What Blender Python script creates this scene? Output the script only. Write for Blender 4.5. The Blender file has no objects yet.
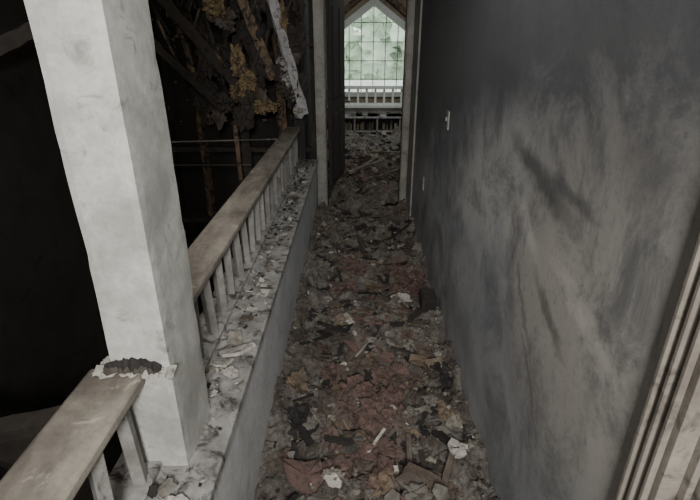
import bpy, bmesh, math, random
from mathutils import Vector, Matrix, noise, Euler
random.seed(7)
R = random.random
def U(a,b): return a+(b-a)*R()

# ---------------------------------------------------------------- materials
def new_mat(name):
    m=bpy.data.materials.new(name); m.use_nodes=True
    nt=m.node_tree; b=nt.nodes['Principled BSDF']
    return m,nt,b
def N(nt,t,**kw):
    n=nt.nodes.new(t)
    for k,v in kw.items(): setattr(n,k,v)
    return n
def objco(nt):
    return N(nt,'ShaderNodeTexCoord').outputs['Object']
def noise_n(nt,vec,scale,detail=8,rough=.6,dist=0,stretch=None):
    if stretch:
        mp=N(nt,'ShaderNodeMapping'); mp.inputs['Scale'].default_value=stretch
        nt.links.new(vec,mp.inputs['Vector']); vec=mp.outputs[0]
    n=N(nt,'ShaderNodeTexNoise'); n.inputs['Scale'].default_value=scale
    n.inputs['Detail'].default_value=detail; n.inputs['Roughness'].default_value=rough
    n.inputs['Distortion'].default_value=dist
    nt.links.new(vec,n.inputs['Vector']); return n.outputs['Fac']
def ramp(nt,fac,stops):
    r=N(nt,'ShaderNodeValToRGB'); e=r.color_ramp.elements
    while len(e)<len(stops): e.new(.5)
    for i,(p,c) in enumerate(stops):
        e[i].position=p; e[i].color=(c[0],c[1],c[2],1) if hasattr(c,'__len__') else (c,c,c,1)
    nt.links.new(fac,r.inputs[0]); return r.outputs[0]
def mix(nt,fac,a,b):
    m=N(nt,'ShaderNodeMix',data_type='RGBA')
    if hasattr(fac,'links'): nt.links.new(fac,m.inputs[0])
    else: m.inputs[0].default_value=fac
    for s,v in ((6,a),(7,b)):
        if hasattr(v,'links'): nt.links.new(v,m.inputs[s])
        else: m.inputs[s].default_value=(v[0],v[1],v[2],1)
    return m.outputs[2]
def math_n(nt,op,a,b=None):
    m=N(nt,'ShaderNodeMath',operation=op)
    for i,v in enumerate((a,b)):
        if v is None: continue
        if hasattr(v,'links'): nt.links.new(v,m.inputs[i])
        else: m.inputs[i].default_value=v
    return m.outputs[0]
def bump(nt,b,h,strength=.3,dist=.01):
    n=N(nt,'ShaderNodeBump'); n.inputs['Strength'].default_value=strength; n.inputs['Distance'].default_value=dist
    nt.links.new(h,n.inputs['Height']); nt.links.new(n.outputs[0],b.inputs['Normal'])
def ellipse(nt,vec,c,rot,size,dist=.12,dscale=6):
    nz=N(nt,'ShaderNodeTexNoise'); nz.inputs['Scale'].default_value=dscale; nz.inputs['Detail'].default_value=8; nz.inputs['Roughness'].default_value=.65
    nt.links.new(vec,nz.inputs['Vector'])
    s=N(nt,'ShaderNodeVectorMath',operation='SUBTRACT'); nt.links.new(nz.outputs['Color'],s.inputs[0]); s.inputs[1].default_value=(.5,.5,.5)
    s2=N(nt,'ShaderNodeVectorMath',operation='SCALE'); nt.links.new(s.outputs[0],s2.inputs[0]); s2.inputs['Scale'].default_value=dist
    a=N(nt,'ShaderNodeVectorMath',operation='ADD'); nt.links.new(vec,a.inputs[0]); nt.links.new(s2.outputs[0],a.inputs[1])
    mp=N(nt,'ShaderNodeMapping',vector_type='TEXTURE')
    mp.inputs['Location'].default_value=c; mp.inputs['Rotation'].default_value=rot; mp.inputs['Scale'].default_value=size
    nt.links.new(a.outputs[0],mp.inputs['Vector'])
    g=N(nt,'ShaderNodeTexGradient',gradient_type='SPHERICAL'); nt.links.new(mp.outputs[0],g.inputs[0])
    return g.outputs['Fac']

def grime(name,base,dirt,char=None,scale=3,amount=(.4,.7),rough=.8,bumpS=.25,fine=40,charamt=(.6,.7),stretch=None,dust=False):
    m,nt,b=new_mat(name); v=objco(nt)
    f=noise_n(nt,v,scale,10,.65,.4,stretch)
    c=mix(nt,ramp(nt,f,[(amount[0],0),(amount[1],1)]),base,dirt)
    f2=noise_n(nt,v,fine,6,.7)
    c=mix(nt,ramp(nt,f2,[(.35,.0),(.75,.45)]),c,[x*.55 for x in dirt])
    if char:
        f3=noise_n(nt,v,scale*1.7,10,.7,.8)
        c=mix(nt,ramp(nt,f3,[(charamt[0],0),(charamt[1],1)]),c,char)
    if dust:
        g=noise_n(nt,v,9,10,.75,.6)
        c=mix(nt,ramp(nt,g,[(.46,0),(.62,.65)]),c,(.165,.15,.128))
        g2=noise_n(nt,v,3.0,10,.7,1.0)
        c=mix(nt,ramp(nt,g2,[(.50,0),(.62,.75)]),c,(.035,.030,.026))
        f2=math_n(nt,'ADD',f2,g)
    nt.links.new(c,b.inputs['Base Color']); b.inputs['Roughness'].default_value=rough
    bump(nt,b,math_n(nt,'ADD',f2,f),bumpS,.006)
    return m

M={}
M['post']=grime('post_paint',(.58,.58,.54),(.39,.39,.36),(.25,.245,.22),scale=6,amount=(.42,.62),charamt=(.57,.68),bumpS=.2,rough=.55)
M['rail']=grime('rail_paint',(.34,.31,.26),(.14,.12,.10),(.46,.43,.38),scale=7,amount=(.38,.64),charamt=(.6,.7),stretch=(1.5,.5,1.5))
M['bal']=grime('baluster_paint',(.32,.31,.29),(.17,.16,.145),(.06,.05,.045),scale=7,charamt=(.58,.70))
M['knee']=grime('knee_wall_paint',(.62,.63,.63),(.43,.44,.44),(.17,.175,.18),scale=3,charamt=(.58,.78),bumpS=.15)
M['cap']=grime('cap_paint',(.42,.41,.39),(.19,.18,.17),(.05,.045,.04),scale=9,charamt=(.50,.62))
M['trim']=grime('door_trim_paint',(.33,.30,.255),(.16,.138,.115),(.06,.05,.04),scale=7,amount=(.35,.65),charamt=(.54,.70),stretch=(1,1,.35))
M['char']=grime('charred_wood',(.05,.041,.034),(.027,.022,.018),(.013,.011,.01),scale=9,bumpS=.8)
M['charwall']=grime('charred_wall',(.045,.040,.035),(.028,.024,.021),(.012,.011,.01),scale=2.5,bumpS=.4)
M['beam']=grime('scorched_timber',(.24,.165,.10),(.11,.075,.05),(.025,.02,.018),scale=7,charamt=(.46,.58),bumpS=.8)
M['insul']=grime('yellow_insulation',(.34,.25,.125),(.17,.12,.065),(.045,.034,.026),scale=16,charamt=(.47,.60),bumpS=1)
M['peel']=grime('peeled_paper',(.50,.50,.51),(.28,.27,.26),(.06,.055,.05),scale=9,charamt=(.54,.64),bumpS=.5)
M['white']=grime('white_paint',(.75,.75,.72),(.6,.59,.55),scale=4,amount=(.5,.8))
M['sootwhite']=grime('sooted_white_paint',(.38,.37,.34),(.22,.21,.19),(.12,.105,.095),scale=4,charamt=(.54,.7))
M['cream']=grime('scorched_plaster',(.38,.31,.23),(.22,.17,.13),(.08,.065,.05),scale=2)
M['plate']=grime('switch_plastic',(.36,.35,.33),(.25,.24,.22),scale=20)
D=dict(dust=True)
M['d0']=grime('ash_grey',(.20,.185,.16),(.10,.09,.08),(.27,.255,.23),scale=14,bumpS=.9,**D)
M['d1']=grime('burnt_brown',(.12,.088,.066),(.062,.046,.036),scale=16,bumpS=.9,**D)
M['d2']=grime('soot_black',(.03,.026,.024),(.015,.013,.012),scale=16,bumpS=.9)
M['d3']=grime('drywall_chip',(.33,.305,.26),(.17,.152,.125),(.07,.06,.05),scale=22,bumpS=.6,**D)
M['d4']=grime('pink_insulation',(.18,.112,.094),(.10,.067,.057),(.055,.044,.038),scale=24,bumpS=1,charamt=(.5,.62))
M['d5']=grime('tan_chip',(.23,.17,.11),(.12,.087,.058),scale=16,bumpS=.8,**D)
M['d6']=grime('pale_chip',(.52,.50,.45),(.34,.32,.28),(.16,.15,.13),scale=20,bumpS=.5,charamt=(.54,.64))

m,nt,b=new_mat('sooted_wall_paint'); v=objco(nt)
f=noise_n(nt,v,2.0,12,.66,.5)
c=ramp(nt,f,[(.34,(.20,.212,.235)),(.5,(.31,.322,.34)),(.66,(.41,.42,.425))])
warm=ellipse(nt,v,(.52,.85,1.15),(0,0,0),(1,.95,.9),.5,3)
c=mix(nt,ramp(nt,warm,[(.05,0),(.6,.75)]),c,(.46,.43,.38))
pal=ellipse(nt,v,(.52,1.75,1.16),(math.radians(-25),0,0),(1,.8,.32),.5,4)
c=mix(nt,ramp(nt,pal,[(.1,0),(.6,.7)]),c,(.58,.57,.54))
f5=noise_n(nt,v,3.0,14,.78,.5)
c=mix(nt,ramp(nt,f5,[(.49,0),(.64,.68)]),c,(.125,.126,.13))
def streak(p0,p1,w,amt,col=(.075,.073,.07)):
    global c
    cy=(p0[0]+p1[0])/2; cz=(p0[1]+p1[1])/2
    L=math.hypot(p1[0]-p0[0],p1[1]-p0[1])/2; a=math.atan2(p1[1]-p0[1],p1[0]-p0[0])
    e=ellipse(nt,v,(.52,cy,cz),(a,0,0),(1,L*1.15,w),.10,14)
    c=mix(nt,ramp(nt,e,[(.1,0),(.7,amt)]),c,col)
streak((1.5,1.18),(1.2,1.02),.05,.55,(.62,.6,.56))
streak((1.66,1.34),(.98,1.17),.06,.8)
streak((1.3,1.28),(.92,1.24),.035,.65)
streak((1.25,1.0),(.95,.86),.035,.6)
streak((1.45,1.0),(1.1,.70),.02,.4)
streak((1.3,.82),(1.0,.55),.016,.4)
streak((2.0,1.45),(1.9,1.15),.03,.4)
streak((2.6,1.0),(1.7,.75),.09,.4,(.5,.5,.49))
streak((1.15,1.09),(.75,.97),.05,.6,(.62,.59,.54))
streak((.95,1.5),(.75,1.3),.10,.6,(.22,.205,.185))
streak((2.9,.5),(1.3,.2),.12,.4,(.19,.19,.195))
streak((2.1,1.52),(1.4,1.46),.10,.7,(.10,.10,.102))
fine=noise_n(nt,v,60,4,.7)
c=mix(nt,ramp(nt,fine,[(.56,0),(.74,.55)]),c,(.15,.15,.15))
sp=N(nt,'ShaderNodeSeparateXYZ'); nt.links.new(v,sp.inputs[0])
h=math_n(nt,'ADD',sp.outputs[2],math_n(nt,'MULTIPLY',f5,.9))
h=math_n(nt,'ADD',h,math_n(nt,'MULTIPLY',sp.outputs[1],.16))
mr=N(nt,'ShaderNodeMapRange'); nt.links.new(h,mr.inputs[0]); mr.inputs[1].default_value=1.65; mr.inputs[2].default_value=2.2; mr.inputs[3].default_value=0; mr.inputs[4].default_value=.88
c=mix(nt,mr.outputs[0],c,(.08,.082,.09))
nt.links.new(c,b.inputs['Base Color']); b.inputs['Roughness'].default_value=.55
bump(nt,b,math_n(nt,'ADD',math_n(nt,'MULTIPLY',fine,.3),f5),.2,.006)
M['wallR']=m

m,nt,b=new_mat('window_glass')
b.inputs['Base Color'].default_value=(.85,.95,.9,1); b.inputs['Roughness'].default_value=.0
tr=N(nt,'ShaderNodeBsdfTransparent'); tr.inputs[0].default_value=(.92,.96,.93,1)
ms=N(nt,'ShaderNodeMixShader'); ms.inputs[0].default_value=.06
nt.links.new(tr.outputs[0],ms.inputs[1]); nt.links.new(b.outputs[0],ms.inputs[2])
nt.links.new(ms.outputs[0],nt.nodes['Material Output'].inputs[0])
M['glass']=m
M['leaf']=grime('foliage',(.72,.80,.69),(.40,.50,.37),scale=1.6,bumpS=.4)  # leaf colours paled, putting outdoor haze and overexposure into the colour
M['lawn']=grime('pale_ground',(.75,.75,.72),(.6,.62,.56),scale=1)
M['roof']=grime('outside_roof',(.75,.75,.75),(.55,.55,.55),scale=2)

# ---------------------------------------------------------------- mesh builder
class MB:
    def __init__(s): s.v=[];s.f=[];s.mi=[];s.mats=[]
    def mat(s,k):
        if k not in s.mats: s.mats.append(k)
        return s.mats.index(k)
    def add(s,vs,fs,k,M4=None):
        o=len(s.v); i=s.mat(k)
        for p in vs:
            p=Vector(p)
            if M4 is not None: p=M4@p
            s.v.append(p[:])
        for f in fs: s.f.append([o+q for q in f]); s.mi.append(i)
    def box(s,x0,x1,y0,y1,z0,z1,k,M4=None):
        vs=[(x,y,z) for z in (z0,z1) for y in (y0,y1) for x in (x0,x1)]
        s.add(vs,[(0,2,3,1),(4,5,7,6),(0,1,5,4),(2,6,7,3),(0,4,6,2),(1,3,7,5)],k,M4)
    def prism_y(s,poly,y0,y1,k):
        n=len(poly); vs=[(x,y0,z) for x,z in poly]+[(x,y1,z) for x,z in poly]
        fs=[list(range(n)),list(range(2*n-1,n-1,-1))]+[(i,i+n,(i+1)%n+n,(i+1)%n) for i in range(n)]
        s.add(vs,fs,k)
    def prism_dir(s,prof,axis,a,b_,k):
        n=len(prof)
        def P(p,t):
            if axis=='z': return (p[0],p[1],t)
            if axis=='y': return (p[0],t,p[1])
            return (t,p[0],p[1])
        vs=[P(p,a) for p in prof]+[P(p,b_) for p in prof]
        fs=[list(range(n)),list(range(2*n-1,n-1,-1))]+[(i,i+n,(i+1)%n+n,(i+1)%n) for i in range(n)]
        s.add(vs,fs,k)
    def beam(s,p,q,w,h,k,jag=0):
        p=Vector(p);q=Vector(q);d=q-p;L=d.length
        rot=d.to_track_quat('Z','Y').to_matrix().to_4x4()
        T=Matrix.Translation(p)@rot
        seg=max(2,int(L/.06)) if jag else 1
        vs=[];fs=[]
        for i in range(seg+1):
            z=L*i/seg
            for sx,sy in((-1,-1),(1,-1),(1,1),(-1,1)):
                j=1-jag*R()
                vs.append((sx*w/2*j,sy*h/2*j,z))
        for i in range(seg):
            for a in range(4):
                b_=(a+1)%4; fs.append((i*4+a,i*4+b_,i*4+4+b_,i*4+4+a))
        fs.append((3,2,1,0)); e=seg*4; fs.append((e,e+1,e+2,e+3))
        s.add(vs,fs,k,T)
    def chip(s,c,size,th,k,tilt=.5,asp=1.0,bend=.2,rotz=None,flut=.08):
        nc=random.randint(4,6); a0=U(0,6.28)
        cor=[]
        for i in range(nc):
            a=a0+6.283*i/nc+U(-.35,.35); r=size*U(.7,1.15)
            cor.append((r*math.cos(a)*asp,r*math.sin(a)))
        pts=[]
        for i in range(nc):
            p=cor[i]; q=cor[(i+1)%nc]; pts.append(p)
            if size>.012:
                for t in (.33,.66):
                    j=size*.09; pts.append((p[0]+(q[0]-p[0])*t+U(-j,j),p[1]+(q[1]-p[1])*t+U(-j,j)))
        n=len(pts); vs=[]
        bd=U(-bend,bend)/max(size,.01)
        T=Matrix.Translation(c)@Euler((U(-tilt,tilt),U(-tilt,tilt),U(0,6.28) if rotz is None else rotz)).to_matrix().to_4x4()
        wob=[U(-flut,flut)*size for _ in pts]
        for zz in (-th/2,th/2):
            vs.append((0,0,zz))
            for (x,y),wv in zip(pts,wob): vs.append((x,y,zz+bd*(x*x)+wv))
        fs=[]
        m_=n+1
        for i in range(n):
            j=(i+1)%n
            fs.append((0,1+j,1+i)); fs.append((m_,m_+1+i,m_+1+j)); fs.append((1+i,1+j,m_+1+j,m_+1+i))
        s.add(vs,fs,k,T)
    def blob(s,c,size,k,amp=.35,fr=3,sub=3,seed=0):
        bm=bmesh.new(); bmesh.ops.create_icosphere(bm,subdivisions=sub,radius=1)
        vs=[]
        for v_ in bm.verts:
            d=v_.co.normalized()
            q=1+amp*noise.noise(d*fr+Vector((seed*3.1,seed,7)))+amp*.5*noise.noise(d*fr*3+Vector((seed,2,seed)))
            vs.append((c[0]+d.x*q*size[0],c[1]+d.y*q*size[1],c[2]+d.z*q*size[2]))
        bm.verts.index_update()
        fs=[[w.index for w in f_.verts] for f_ in bm.faces]; bm.free()
        s.add(vs,fs,k)
    def build(s,name,parent=None,bevel=0,smooth=False):
        me=bpy.data.meshes.new(name); me.from_pydata(s.v,[],s.f)
        for k in s.mats: me.materials.append(M[k])
        me.polygons.foreach_set('material_index',s.mi)
        if smooth: me.polygons.foreach_set('use_smooth',[True]*len(s.f))
        me.update()
        bm=bmesh.new(); bm.from_mesh(me); bmesh.ops.recalc_face_normals(bm,faces=bm.faces); bm.to_mesh(me); bm.free()
        o=bpy.data.objects.new(name,me); bpy.context.collection.objects.link(o)
        if bevel:
            bv=o.modifiers.new('bevel','BEVEL'); bv.width=bevel; bv.segments=2; bv.limit_method='ANGLE'
        if parent: o.parent=parent
        return o
def empty(name):
    e=bpy.data.objects.new(name,None); bpy.context.collection.objects.link(e); return e

XR=.52; XK=-.365; YB=-2.6; XS=-.48
# ---------------------------------------------------------------- shell
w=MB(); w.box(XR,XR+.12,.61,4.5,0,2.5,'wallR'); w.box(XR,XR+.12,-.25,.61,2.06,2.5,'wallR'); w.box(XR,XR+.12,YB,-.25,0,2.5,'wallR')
w.build('wall_right')
w=MB(); w.box(-2.7,XR+.12,YB-.12,YB,-2.5,2.5,'wallR'); w.build('wall_back')
w=MB(); w.box(-2.82,-2.7,YB-.12,5.7,-2.5,2.5,'charwall'); w.build('wall_left')
w=MB(); w.box(XK-.25,XK,YB,4.5,-2.5,.54,'knee'); w.build('wall_knee')
w=MB(); w.box(XK-.27,XK+.012,YB,4.5,.54,.572,'cap'); w.build('trim_1',bevel=.004)
w=MB(); w.box(XK,XR,YB,4.5,-.15,0,'d1'); w.box(XS,2.6,4.5,10.05,-.15,0,'d1'); w.build('floor')
w=MB(); w.box(-2.7,XK-.25,YB,5.6,-2.6,-2.5,'charwall'); w.build('floor_lower')
w=MB(); w.box(-2.82,XR+.12,YB-.12,5.6,2.5,2.6,'charwall'); w.build('ceiling')
w=MB(); w.box(XS-.1,2.72,4.62,10.2,3.2,3.3,'cream'); w.build('ceiling_far')
w=MB(); w.box(-.365,-.285,4.5,4.62,0,2.5,'charwall'); w.box(.455,2.72,4.5,4.62,0,3.2,'charwall'); w.box(XS-.1,.455,4.5,4.62,2.08,3.2,'charwall')
w.build('wall_doorway')
w=MB()
def casing(mb,x0,x1,y,z0,z1,k):
    mb.box(x0,x1,y-.018,y,z0,z1,k); mb.box(x0+.012,x1-.012,y-.026,y-.018,z0,z1,k)
casing(w,-.362,-.275,4.5,0,2.08,'sootwhite')
casing(w,.448,.502,4.5,0,2.08,'sootwhite')
w.box(.505,XR,4.14,4.5,0,2.3,'sootwhite')
w.box(-.362,.518,4.48,4.5,2.08,2.16,'trim')
w.box(-.285,-.268,4.5,4.62,0,2.08,'trim'); w.box(.438,.455,4.5,4.62,0,2.08,'trim')
w.build('trim_2',bevel=.003)
w=MB(); w.box(-2.7,XS-.1,5.55,5.67,-2.5,2.5,'charwall'); w.build('wall_far_left')
w=MB(); w.box(XS-.1,XS,4.62,10.0,-2.5,3.2,'charwall'); w.build('wall_side')
w=MB(); w.box(2.6,2.72,4.62,10.2,0,3.2,'cream'); w.build('wall_far_right')

# ---------------------------------------------------------------- gable window wall
WC=.35; HW=.66; ZE=1.77; ZA=2.28; ZB=.62; Y0=10.0
w=MB()
w.prism_y([(XS-.1,0),(WC-HW,0),(WC-HW,3.2),(XS-.1,3.2)],Y0,Y0+.15,'cream')
w.prism_y([(WC+HW,0),(2.6,0),(2.6,3.2),(WC+HW,3.2)],Y0,Y0+.15,'cream')
w.prism_y([(WC-HW,0),(WC+HW,0),(WC+HW,ZB),(WC-HW,ZB)],Y0,Y0+.15,'cream')
w.prism_y([(WC-HW,ZE),(WC,ZA),(WC,3.2),(WC-HW,3.2)],Y0,Y0+.15,'cream')
w.prism_y([(WC,ZA),(WC+HW,ZE),(WC+HW,3.2),(WC,3.2)],Y0,Y0+.15,'cream')
w.build('wall_window')
win=empty('window_1')
w=MB()
fw=.06
w.box(WC-HW-.05,WC-HW+fw,Y0-.03,Y0+.08,ZB,ZE,'white'); w.box(WC+HW-fw,WC+HW+.05,Y0-.03,Y0+.08,ZB,ZE,'white')
w.box(WC-HW-.05,WC+HW+.05,Y0-.05,Y0+.08,ZB-.03,ZB+.06,'white')
for sgn in (-1,1):
    sl=(ZA-ZE)/HW
    w.prism_y([(WC+sgn*(HW+.05),ZE-.05*sl-.02),(WC,ZA-.06),(WC,ZA+.09),(WC+sgn*(HW+.05),ZE-.05*sl+.13)],Y0-.03,Y0+.08,'white')
    w.prism_y([(WC+sgn*(HW+.12),ZE-.12*sl+.22),(WC,ZA+.22),(WC,ZA+.36),(WC+sgn*(HW+.12),ZE-.12*sl+.36)],Y0-.08,Y0,'beam')
w.build('frame',win,bevel=.004)
w=MB()
for i in range(-2,3):
    x=WC+i*.235; zt=ZA-abs(i*.235)*sl-.03
    w.box(x-.007,x+.007,Y0+.02,Y0+.045,ZB+.05,zt,'cap')
z=ZB+.3
while z<ZA-.05:
    hw=HW if z<ZE else (ZA-z)/sl
    w.box(WC-hw+.01,WC+hw-.01,Y0+.02,Y0+.045,z-.007,z+.007,'cap'); z+=.34
w.build('muntins',win)
w=MB(); w.prism_y([(WC-HW,ZB),(WC+HW,ZB),(WC+HW,ZE),(WC,ZA),(WC-HW,ZE)],Y0+.05,Y0+.056,'glass'); w.build('glass',win)
w=MB()
for i in range(170):
    w.blob((U(-5,7),U(22,26),U(.6,6)),(U(.7,1.5),U(.7,1.2),U(.5,1.2)),'leaf',.8,3.5,3,i)
w.build('trees')
w=MB(); w.box(-30,30,10.4,60,-2.7,-2.6,'lawn'); w.build('ground')
w=MB(); w.prism_dir([(15,-.1),(16.5,.45),(18,-.1)],'x',-1.6,2.4,'roof'); w.box(-1.5,2.3,15.3,17.7,-2.6,-.1,'white'); w.build('neighbouring_shed')

w=MB(); w.box(XS,2.6,8.5,8.62,0,.56,'sootwhite'); w.box(XS,2.6,8.46,8.66,.56,.60,'white'); w.build('wall_knee_far')
w=MB(); w.box(XS,2.6,8.52,8.6,.86,.91,'white'); w.box(XS,2.6,8.54,8.58,.60,.63,'white')
x=XS+.06
while x<2.6: w.box(x,x+.036,8.543,8.577,.62,.87,'white'); x+=.15
w.build('white_railing')
# low burnt bookshelf under the railing with stacked papers and boxes
w=MB()
w.box(-.40,1.15,8.14,8.44,.43,.455,'peel'); w.box(-.40,1.15,8.42,8.44,0,.43,'char'); w.box(-.38,1.13,8.15,8.42,.2,.22,'sootwhite')
for x in (-.40,-.02,.36,.74,1.125): w.box(x,x+.025,8.15,8.42,0,.43,'sootwhite')
random.seed(21)
for x in (-.36,.0,.4,.78):
    xx=x+.03
    while xx<x+.3:
        t=U(.015,.04)
        if R()<.8: w.box(xx,xx+t,8.18,8.40,.22,.22+U(.1,.18),random.choice(['d3','d6','d1','d2','d0','d5']))
        xx+=t+.004
    w.box(x+.04,x+.27,8.17,8.40,.02,.02+U(.06,.15),random.choice(['d3','d0','d1']))
for i in range(12):
    x=U(-.3,1.0); w.box(x,x+U(.08,.22),8.18,8.38,.455,.455+U(.01,.07),random.choice(['d3','d1','d2','d6','d0']))
w.build('low_bookshelf')
random.seed(7)
w=MB()
T=Matrix.Translation((-.262,4.66,0))@Matrix.Rotation(math.radians(-9),4,'Z')
w.box(0,.035,0,.74,.25,2.04,'char',T)
for (a,b_,c_,d_) in ((.1,.34,1.1,1.9),(.42,.64,1.1,1.9),(.1,.34,.3,.95),(.42,.64,.3,.95)):
    w.box(.035,.043,a,b_,c_,d_,'char',T)
w.box(.04,.1,.67,.70,1.0,1.02,'d0',T)
w.build('door_1',bevel=.003)

# ---------------------------------------------------------------- balustrade
PY0,PY1=.915,1.13
bal=empty('balustrade')
w=MB()
prof=[(-.638,.842),(-.507,.842),(-.502,.850),(-.502,.869),(-.509,.876),(-.634,.876),(-.644,.869),(-.644,.85)]
w.prism_dir(prof,'y',YB,.93,'rail'); w.prism_dir(prof,'y',1.12,4.5,'rail')
w.build('handrail',bal,bevel=.003)
w=MB(); w.box(-.585,-.505,YB,PY0,.572,.590,'cap'); w.box(-.585,-.505,PY1,4.5,.572,.590,'cap'); w.build('shoe_rail',bal,bevel=.003)
w=MB()
ys=[]; y=1.21
while y<4.42: ys.append(y); y+=.155
y=.855
while y>YB+.1: ys.append(y); y-=.14
for y in ys:
    dx=U(-.004,.004)
    w.beam((-.54+dx,y,.588),(-.54-dx,y+U(-.01,.01),.846),.032,.030,'bal')
w.build('balusters',bal,bevel=.002)
# post
w=MB()
x0,x1,y0,y1=-.575,-.437,PY0,PY1
n=60
per=[(x0,y0),(x1,y0),(x1,y1),(x0,y1)]
pts=[]
for a in range(4):
    p=per[a];q=per[(a+1)%4]
    for i in range(8): t=i/8; pts.append((p[0]+(q[0]-p[0])*t,p[1]+(q[1]-p[1])*t))
vs=[];fs=[]
for j in range(n+1):
    z=.572+(2.5-.572)*j/n
    for i,(x,y) in enumerate(pts):
        d=.0025*noise.noise(Vector((x*9,y*9,z*5)))
        corner=(i%8==0)
        cx=(x0+x1)/2; cy=(y0+y1)/2
        s_=1+d/.07-(.015 if corner else 0)
        if corner: s_-=.05*max(0,noise.noise(Vector((x*3,y*3,z*14))))
        vs.append((cx+(x-cx)*s_,cy+(y-cy)*s_,z))
m_=len(pts)
for j in range(n):
    for i in range(m_):
        fs.append((j*m_+i,j*m_+(i+1)%m_,(j+1)*m_+(i+1)%m_,(j+1)*m_+i))
w.add(vs,fs,'post')
def ragged(xa,xb,n,inner,outer,th,k,seed):
    vs=[];fs=[]
    for i in range(n+1):
        t=i/n; x=xa+(xb-xa)*t
        r=noise.noise(Vector((t*5,seed,0)))+.6*noise.noise(Vector((t*15,seed,2)))
        yi,zi=inner(t,r); yo,zo=outer(t,r)
        ym=(yi+yo)/2; zm=(zi+zo)/2+.003*noise.noise(Vector((t*11,seed,5)))
        for (yy,zz) in ((yi,zi),(ym,zm),(yo,zo)): vs.append((x,yy,zz))
        for (yy,zz) in ((yi,zi-th),(ym,zm-th),(yo,zo-th)): vs.append((x,yy,zz))
    for i in range(n):
        a=i*6; c_=a+6
        fs+= [(a,a+1,c_+1,c_),(a+1,a+2,c_+2,c_+1),(a+3,c_+3,c_+4,a+4),(a+4,c_+4,c_+5,a+5),(a+2,a+5,c_+5,c_+2)]
    w.add(vs,fs,k)
ragged(-.615,-.422,60,lambda t,r:(.920,.894+.004*r),lambda t,r:(.893-.024*r-.004*math.sin(t*20),.880+.012*abs(r)),.002,'d6',3.3)
ragged(-.592,-.455,40,lambda t,r:(.9130,.900+.022*math.sin(3.14*t)**.7*(.7+.6*abs(r))),lambda t,r:(.904-.008*r,.893),.003,'d2',8.1)
ragged(-.59,-.46,40,lambda t,r:(.9125,.896+.008*math.sin(3.14*t)),lambda t,r:(.899-.014*r,.889),.003,'d1',5.2)
ragged(-.62,-.585,14,lambda t,r:(.975,.878),lambda t,r:(.915-.02*r,.881),.002,'d6',1.7)
for i in range(4): w.chip((-.60+U(-.01,.015),U(.91,.97),.881),U(.012,.02),.002,'d6',.3,1.2,.4)
w.build('post')

# ---------------------------------------------------------------- near door casing, right
w=MB()
pr=[(XR,.655),(XR-.006,.655),(XR-.016,.650),(XR-.016,.643),(XR-.010,.640),(XR-.010,.630),(XR-.014,.627),(XR-.014,.620),(XR-.008,.617),(XR-.008,.606),(XR-.012,.603),(XR-.012,.596),(XR,.596)]
w.prism_dir(pr,'z',0,2.13,'trim')
w.box(XR-.014,XR,-.3,.596,2.05,2.13,'trim')
w.box(XR+.006,XR+.12,.588,.61,0,2.06,'trim')
w.box(XR+.040,XR+.052,.572,.588,0,2.06,'trim')
w.box(XR-.014,XR,-.34,-.25,0,2.13,'trim')
w.build('trim_3',bevel=.001)
w=MB()
w.box(XR+.056,XR+.09,-.245,.583,.01,2.05,'trim')
for (a,b_,c_,d_) in ((-.15,.12,1.1,1.9),(.2,.48,1.1,1.9),(-.15,.12,.2,.95),(.2,.48,.2,.95)): w.box(XR+.048,XR+.056,a,b_,c_,d_,'trim')
w.build('door_2',bevel=.004)

def plate(name,y,z,sw):
    w=MB(); w.box(XR-.006,XR,y-.030,y+.030,z-.050,z+.050,'plate')
    if sw: w.box(XR-.016,XR-.006,y-.006,y+.006,z-.004,z+.016,'plate'); w.box(XR-.0075,XR-.006,y-.012,y+.012,z-.022,z+.022,'d3')
    else:
        for s_ in (-.022,.022):
            w.box(XR-.009,XR-.006,y-.016,y+.016,z+s_-.014,z+s_+.014,'d3')
            for q in (-.006,.006): w.box(XR-.0095,XR-.009,y+q-.0015,y+q+.0015,z+s_-.005,z+s_+.005,'d2')
    w.build(name,bevel=.0015)
plate('light_switch',2.72,1.20,True); plate('electrical_outlet',3.5,.62,False)

# ---------------------------------------------------------------- debris field
def H(x,y):
    p=Vector((x,y,0))
    h=.07+.08*noise.noise(p*2.3)+.08*noise.noise(p*6+Vector((3,1,0)))+.036*noise.noise(p*14)+.018*noise.noise(p*30)+.010*noise.noise(p*62)
    if y>3.3: h+=min((y-3.3)*.05,.12)
    if y>4.6: h+=.15*max(0,noise.noise(Vector((x*1.5,y*1.2,4))))+.03
    if y>7.6: h*=max(.35,1-(y-7.6)*.9)
    if y<4.5: h+=.035*max(0,1-(x-XK)/.15)+.04*max(0,1-(XR-x)/.14)
    return max(h,.006)
def grid(w,x0,x1,y0,y1,st):
    nx=int((x1-x0)/st); ny=int((y1-y0)/st)
    vs=[];fs=[]
    for j in range(ny+1):
        for i in range(nx+1):
            x=x0+(x1-x0)*i/nx; y=y0+(y1-y0)*j/ny
            vs.append((x,y,H(x,y)+.006*(noise.noise(Vector((x*150,y*150,3))))))
    for j in range(ny):
        for i in range(nx): a=j*(nx+1)+i; fs.append((a,a+1,a+nx+2,a+nx+1))
    w.add(vs,fs,'deb')
m,nt,b=new_mat('debris_ash'); v=objco(nt)
f=noise_n(nt,v,4.2,12,.72,1.2)
c=ramp(nt,f,[(.32,(.035,.03,.026)),(.42,(.11,.088,.071)),(.52,(.185,.165,.142)),(.60,(.26,.24,.21)),(.72,(.13,.10,.08))])
f2=noise_n(nt,v,20,11,.82,.8)
c=mix(nt,ramp(nt,f2,[(.49,0),(.62,.85)]),c,(.035,.029,.026))
f3=noise_n(nt,v,48,6,.8)
c=mix(nt,ramp(nt,f3,[(.57,0),(.67,.85)]),c,(.36,.34,.30))
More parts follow.
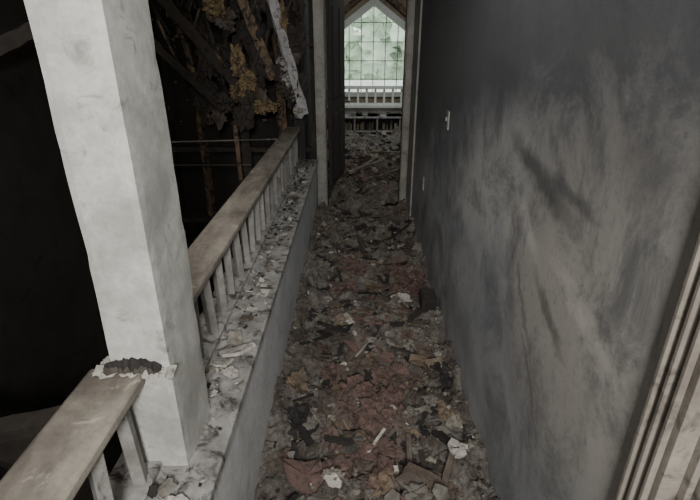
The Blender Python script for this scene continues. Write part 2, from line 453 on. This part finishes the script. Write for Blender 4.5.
for (x,y,sx,sy,a) in ((.07,1.6,.26,.5,.8),(.35,2.95,.16,.35,.9),(.1,5.6,.4,.8,.8),(.0,2.1,.3,.2,.35)):
    e=ellipse(nt,v,(x,y,.05),(0,0,0),(sx,sy,1),.3,6)
    e2=math_n(nt,'MULTIPLY',ramp(nt,e,[(.1,0),(.5,a)]),ramp(nt,f2,[(.35,1),(.62,.25)]))
    c=mix(nt,e2,c,(.19,.122,.102))
nt.links.new(c,b.inputs['Base Color']); b.inputs['Roughness'].default_value=.85
bump(nt,b,math_n(nt,'ADD',f2,f3),1.0,.016)
M['deb']=m
def kind(x,y):
    q=noise.noise(Vector((x*5,y*4,11)))+U(-.25,.25)
    if q<-.22: return random.choice(['d2','d2','d1'])
    if q<0: return random.choice(['d1','d2','d1','d5','d0'])
    if q<.22: return random.choice(['d0','d0','d1','d3'])
    return random.choice(['d0','d3','d4','d5','d1'])
def scatter(w,n,x0,x1,y0,y1,s0,s1,lst=None,tilt=.5,dz=0.0,pw=2.2,flut=.08):
    for i in range(n):
        s_=s0+(s1-s0)*R()**pw
        asp=U(.5,1.5); mx=s_*max(1,asp)*1.2
        x=U(x0+mx,x1-mx); y=U(y0+mx,y1-mx)
        k=random.choice(lst) if lst else kind(x,y)
        w.chip((x,y,H(x,y)+dz+s_*.10),s_,U(.003,.012),k,tilt,asp,.3,flut=flut)
w=MB()
grid(w,XK+.001,XR-.001,.4,4.46,.0075)
grid(w,XK+.001,XR-.001,YB+.01,.4,.02)
scatter(w,1200,XK,XR,.6,4.45,.003,.014,None,.9)
scatter(w,300,XK,XR,.7,4.45,.018,.05,None,.5,-.002,1.8,.15)
scatter(w,120,XK,XR,.9,4.3,.045,.095,['d0','d1','d3','d0','d2','d5','d1','d4','d2'],.35,-.004,1.3,.15)
scatter(w,260,XK,XR,.7,4.45,.004,.014,['d3','d6','d3','d5'],.8,.006)
scatter(w,40,XK,XR,1.1,4.3,.016,.04,['d6','d3'],.6,.010)
for (cx,cy,rx,ry,n) in ((.08,1.6,.17,.33,34),(.36,2.95,.1,.2,26),(.2,2.3,.15,.15,6),(0,2.9,.2,.4,8)):
    for i in range(n):
        x=cx+random.gauss(0,.5)*rx; y=cy+random.gauss(0,.5)*ry; x=min(max(x,XK+.1),XR-.1)
        s_=U(.03,.065); w.blob((x,y,H(x,y)+.006),(s_,s_*U(.8,1.4),s_*.5),'d4',1.0,2.8,3,i+cx*9)
for i in range(420):
    s_=.008+.042*R()**1.8
    x=U(XK+s_*1.6,XR-s_*1.6); y=U(.9,4.35); w.blob((x,y,H(x,y)),(s_,s_*U(.7,1.3),s_*.6),random.choice(['d2','d1','d1','d0','d5','d0','d3']),.9,2.6,3 if s_>.02 else 2,i*1.7)
for i in range(150):
    x=U(XK+.12,XR-.12); y=U(1.1,4.3); a=U(0,6.28); L=.03+.2*R()**1.5
    dx=math.cos(a)*L/2; dy=math.sin(a)*L/2
    if not(XK+.02<x-abs(dx) and x+abs(dx)<XR-.02): continue
    big=L>.13
    w.beam((x-dx,y-dy,H(x-dx,y-dy)+.012),(x+dx,y+dy,H(x+dx,y+dy)+.018),U(.018,.035) if big else U(.005,.016),U(.006,.014) if big else U(.003,.008),random.choice(['d2','char','d1','d2'] if big else ['d2','d1','d5','d3','d1']),.4)
def C(x,y,s_,k,asp=1,tilt=.3,th=.008,rz=None): w.chip((x,y,H(x,y)+.018),s_,th,k,tilt,asp,.15,rz,.1)
C(.40,1.36,.045,'d6',1.2,.2); C(.43,1.46,.026,'d3'); C(.12,1.42,.028,'d6',.6)
w.beam((.05,1.42,H(.05,1.42)+.025),(.13,1.52,H(.13,1.52)+.03),.014,.008,'d6',.3)
C(.29,2.62,.055,'d6',1.5,.2); C(.22,2.7,.03,'d3'); C(-.05,3.2,.06,'d3'); C(.1,3.6,.07,'d0'); C(.0,1.15,.05,'d0')
C(-.22,3.4,.06,'d3'); C(.25,1.25,.04,'d3'); C(-.1,2.2,.08,'d0',1.2,.15); C(.12,2.35,.09,'d0',1.3,.12)
w.blob((-.275,1.84,H(-.285,1.84)+.03),(.045,.08,.035),'d5',.7,2,4,5)
zz=H(.44,2.5); w.box(.40,.485,2.44,2.56,zz-.02,zz+.075,'d2'); w.box(.41,.475,2.45,2.55,zz+.075,zz+.08,'char')
w.build('floor_debris')
w=MB()
grid(w,-.262,.436,4.50,4.66,.02)
grid(w,XS+.01,2.55,4.66,8.12,.03)
scatter(w,900,XS,2.4,4.75,8.05,.02,.10,['d0','d1','d2','d0','d1','d3','d4','d5'],.8,0,2,.1)
scatter(w,120,-.2,.4,4.6,5.4,.02,.06,None,.6)
for i in range(16):
    x=.15+random.gauss(0,.5)*.3; y=5.7+random.gauss(0,.5)*.6; s_=U(.04,.09); w.blob((x,y,H(x,y)),(s_,s_,s_*.5),'d4',1,2.5,3,i)
for i in range(14):
    x=U(.1,1.6); y=U(5,7.4); a=U(0,6.28); L=U(.3,.7); dx=math.cos(a)*L/2; dy=math.sin(a)*L/2
    w.beam((x-dx,y-dy,H(x,y)+.03),(x+dx,y+dy,H(x,y)+U(.04,.12)),U(.03,.07),U(.02,.04),random.choice(['char','d1','d1','d5','d3']),.25)
for i in range(7): w.blob((U(-.05,1.1),U(6.4,7.4),.10),(U(.12,.26),U(.12,.26),U(.05,.10)),random.choice(['d2','d1','d0','d4','d3']),.8,2,3,i)
for i in range(80): w.chip((U(-.25,1.2),U(5.8,7.9),U(.10,.2)),U(.03,.11),.015,random.choice(['d3','d6','d0','d6','d1','d2']),1.2)
w.blob((.22,5.9,.2),(.11,.13,.10),'d3',.7,2,3,3)
w.build('floor_debris.001')
w=MB()
for i in range(260):
    y=.5+3.9*R(); x=random.choice([U(-.49,-.375),U(-.50,-.43)]); s_=.004+.013*R()**2
    if .88<y<1.16 and x<-.42: continue
    w.chip((x,y,.575+s_*.3),s_,.004,random.choice(['d2','d1','d2','d3','d6','d6','d5']),.6)
for i in range(26):
    y=1.25+3.0*R(); s_=U(.014,.03)
    w.chip((U(-.47,-.40),y,.582),s_,.006,random.choice(['d6','d3','d6','d1','d2']),.35,1.3)
w.chip((-.415,1.38,.60),.045,.012,'d6',.35,1.5,.2,.4); w.chip((-.44,1.48,.59),.04,.01,'d3',.4); w.chip((-.41,1.28,.59),.03,.01,'d6',.4)
w.chip((-.43,1.62,.59),.03,.01,'d1',.4);w.chip((-.46,.84,.59),.03,.008,'d3',.3);w.chip((-.42,.80,.585),.022,.008,'d6',.3)
w.build('plaster_crumbs')

# ---------------------------------------------------------------- burnt framing on the left
w=MB()
for i,x in enumerate((-.40,-.72,-1.1,-1.5,-1.9,-2.3)):
    w.beam((x,4.72+U(-.03,.03),-2.5),(x+U(-.05,.05) if i else x,4.72,2.5),.045,.1,'beam' if i in(1,3) else 'char',.3)
w.beam((-2.7,4.74,.62),(-.37,4.74,.62),.1,.05,'char',.2)
w.beam((-2.7,4.75,-.1),(-.37,4.75,-.1),.25,.06,'char',.2)
w.build('charred_stud_frame')
w=MB()
w.beam((-1.12,4.30,2.45),(-.72,4.42,1.30),.095,.09,'beam',.3)
w.beam((-.80,4.25,2.45),(-.46,4.40,1.0),.045,.09,'peel',.4)
w.beam((-.62,4.35,2.48),(-.50,4.6,1.2),.05,.07,'char',.3)
w.beam((-1.9,4.0,2.45),(-1.0,4.5,1.15),.06,.1,'char',.3)
w.beam((-2.2,3.4,2.45),(-1.2,4.4,1.05),.05,.08,'char',.35)
w.beam((-2.5,3.0,1.4),(-1.0,4.3,2.4),.05,.1,'char',.3)
w.beam((-1.6,4.2,2.45),(-1.35,4.5,.9),.06,.05,'beam',.5)
w.beam((-.72,4.3,2.45),(-.62,4.45,1.15),.06,.03,'char',.4)
w.beam((-1.35,4.3,2.45),(-1.15,4.5,1.0),.07,.03,'char',.4)
w.beam((-.98,4.35,2.45),(-.88,4.5,1.5),.09,.03,'peel',.5)
for i in range(30):
    x=U(-1.6,-.5); z=U(1.0,2.0); a=U(-.6,.6); L=U(.15,.45)
    w.beam((x,U(4.3,4.42),z),(x+a*L,U(4.32,4.42),z+L),U(.02,.06),U(.01,.03),random.choice(['char','char','beam','d1','d2']),.5)
for (x,y,z,a,b_) in ((-1.14,4.30,1.88,.08,.08),(-1.0,4.33,1.45,.05,.11),(-.92,4.32,1.30,.06,.07),(-1.02,4.4,1.2,.08,.05),(-.60,4.36,1.78,.03,.12),(-.78,4.36,1.08,.09,.04)):
    w.blob((x,y,z),(a,.05,b_),'insul',.8,2.2,4,x*7+z)
    for q in range(7): w.blob((x+U(-a,a),y+U(-.03,.02),z+U(-b_,b_)),(U(.015,.04),.03,U(.015,.05)),random.choice(['insul','insul','d1']),.9,2.2,3,q+x)
for i in range(34):
    w.blob((U(-1.4,-.45),U(4.38,4.44),U(.95,2.0)),(U(.03,.10),.04,U(.04,.13)),random.choice(['char','d1','d2','char','char']),.9,2.4,3,i*2.3)
for i in range(34):
    t=R(); w.chip((-.66+.16*t+U(-.03,.03),4.36,1.5-.5*t+U(-.04,.04)),U(.02,.055),.004,random.choice(['peel','peel','d6','d3']),1.5,.7,.6)
for i in range(160):
    w.chip((U(-1.7,-.42),U(4.3,4.44),U(.92,1.98)),U(.008,.03),.006,random.choice(['d2','d1','char','d1','char','char']),1.6,.6,.3)
w.build('collapsed_rafters')
w=MB()
w.beam((-1.75,4.3,.77),(-.68,4.3,.80),.011,.011,'d3'); w.beam((-1.7,4.3,.56),(-.95,4.3,.565),.009,.009,'d1')
w.beam((-1.06,4.32,.15),(-1.07,4.32,.92),.04,.04,'beam',.2); w.beam((-1.7,4.3,-.2),(-1.7,4.3,1.0),.03,.03,'char',.2)
w.build('twisted_metal_rails')
w=MB()
w.box(-2.7,-2.67,1.6,1.7,.3,1.7,'d1'); w.box(-2.7,-2.67,2.5,2.6,.3,1.7,'d1'); w.box(-2.7,-2.67,1.6,2.6,1.7,1.8,'d1'); w.box(-2.7,-2.66,1.5,2.7,.22,.3,'d1')
w.build('trim_4')
w=MB()
w.beam((-2.6,2.2,-.3),(-.9,1.2,.1),.16,.04,'char',.1); w.beam((-2.5,1.0,.2),(-.68,1.6,.25),.1,.05,'char',.1)
w.beam((-2.6,.6,-.6),(-.7,2.2,-.5),.2,.05,'char',.1)
w.build('burnt_planks')

# ---------------------------------------------------------------- lights
def area(name,loc,target,size,power,col):
    l=bpy.data.lights.new(name,'AREA'); l.size=size; l.energy=power; l.color=col
    o=bpy.data.objects.new(name,l); o.location=loc
    o.rotation_euler=(Vector(target)-Vector(loc)).to_track_quat('-Z','Y').to_euler()
    bpy.context.collection.objects.link(o); return o
area('work_lamp',(.08,-.9,1.98),(.0,2.0,.8),.35,66,(1,.985,.95))
area('hall_fill',(.15,1.6,2.42),(.0,1.8,0),.4,7,(1,.98,.95))  # added dim overhead fill standing in for ambient light, no real fixture
area('stair_fill',(-1.2,1.2,2.3),(-1.9,3.4,.6),.6,12,(1,.93,.85))  # invented fill, added to lift the black stairwell and left wall
area('far_room_fill',(.9,7.0,3.1),(.6,7.6,0),1.2,42,(.92,1,.97))  # added unseen overhead fill brightening the far room and railing, not window light
wd=bpy.data.worlds.new('World'); bpy.context.scene.world=wd; wd.use_nodes=True
bg=wd.node_tree.nodes['Background']; bg.inputs[0].default_value=(.92,.95,.94,1); bg.inputs[1].default_value=2.9

cam=bpy.data.cameras.new('camera'); co=bpy.data.objects.new('camera',cam); bpy.context.collection.objects.link(co)
co.location=(0,0,1.6); co.rotation_euler=(math.radians(90-23.7),0,math.radians(.6))
cam.sensor_width=36; cam.lens=24.38; cam.clip_start=.02
bpy.context.scene.camera=co
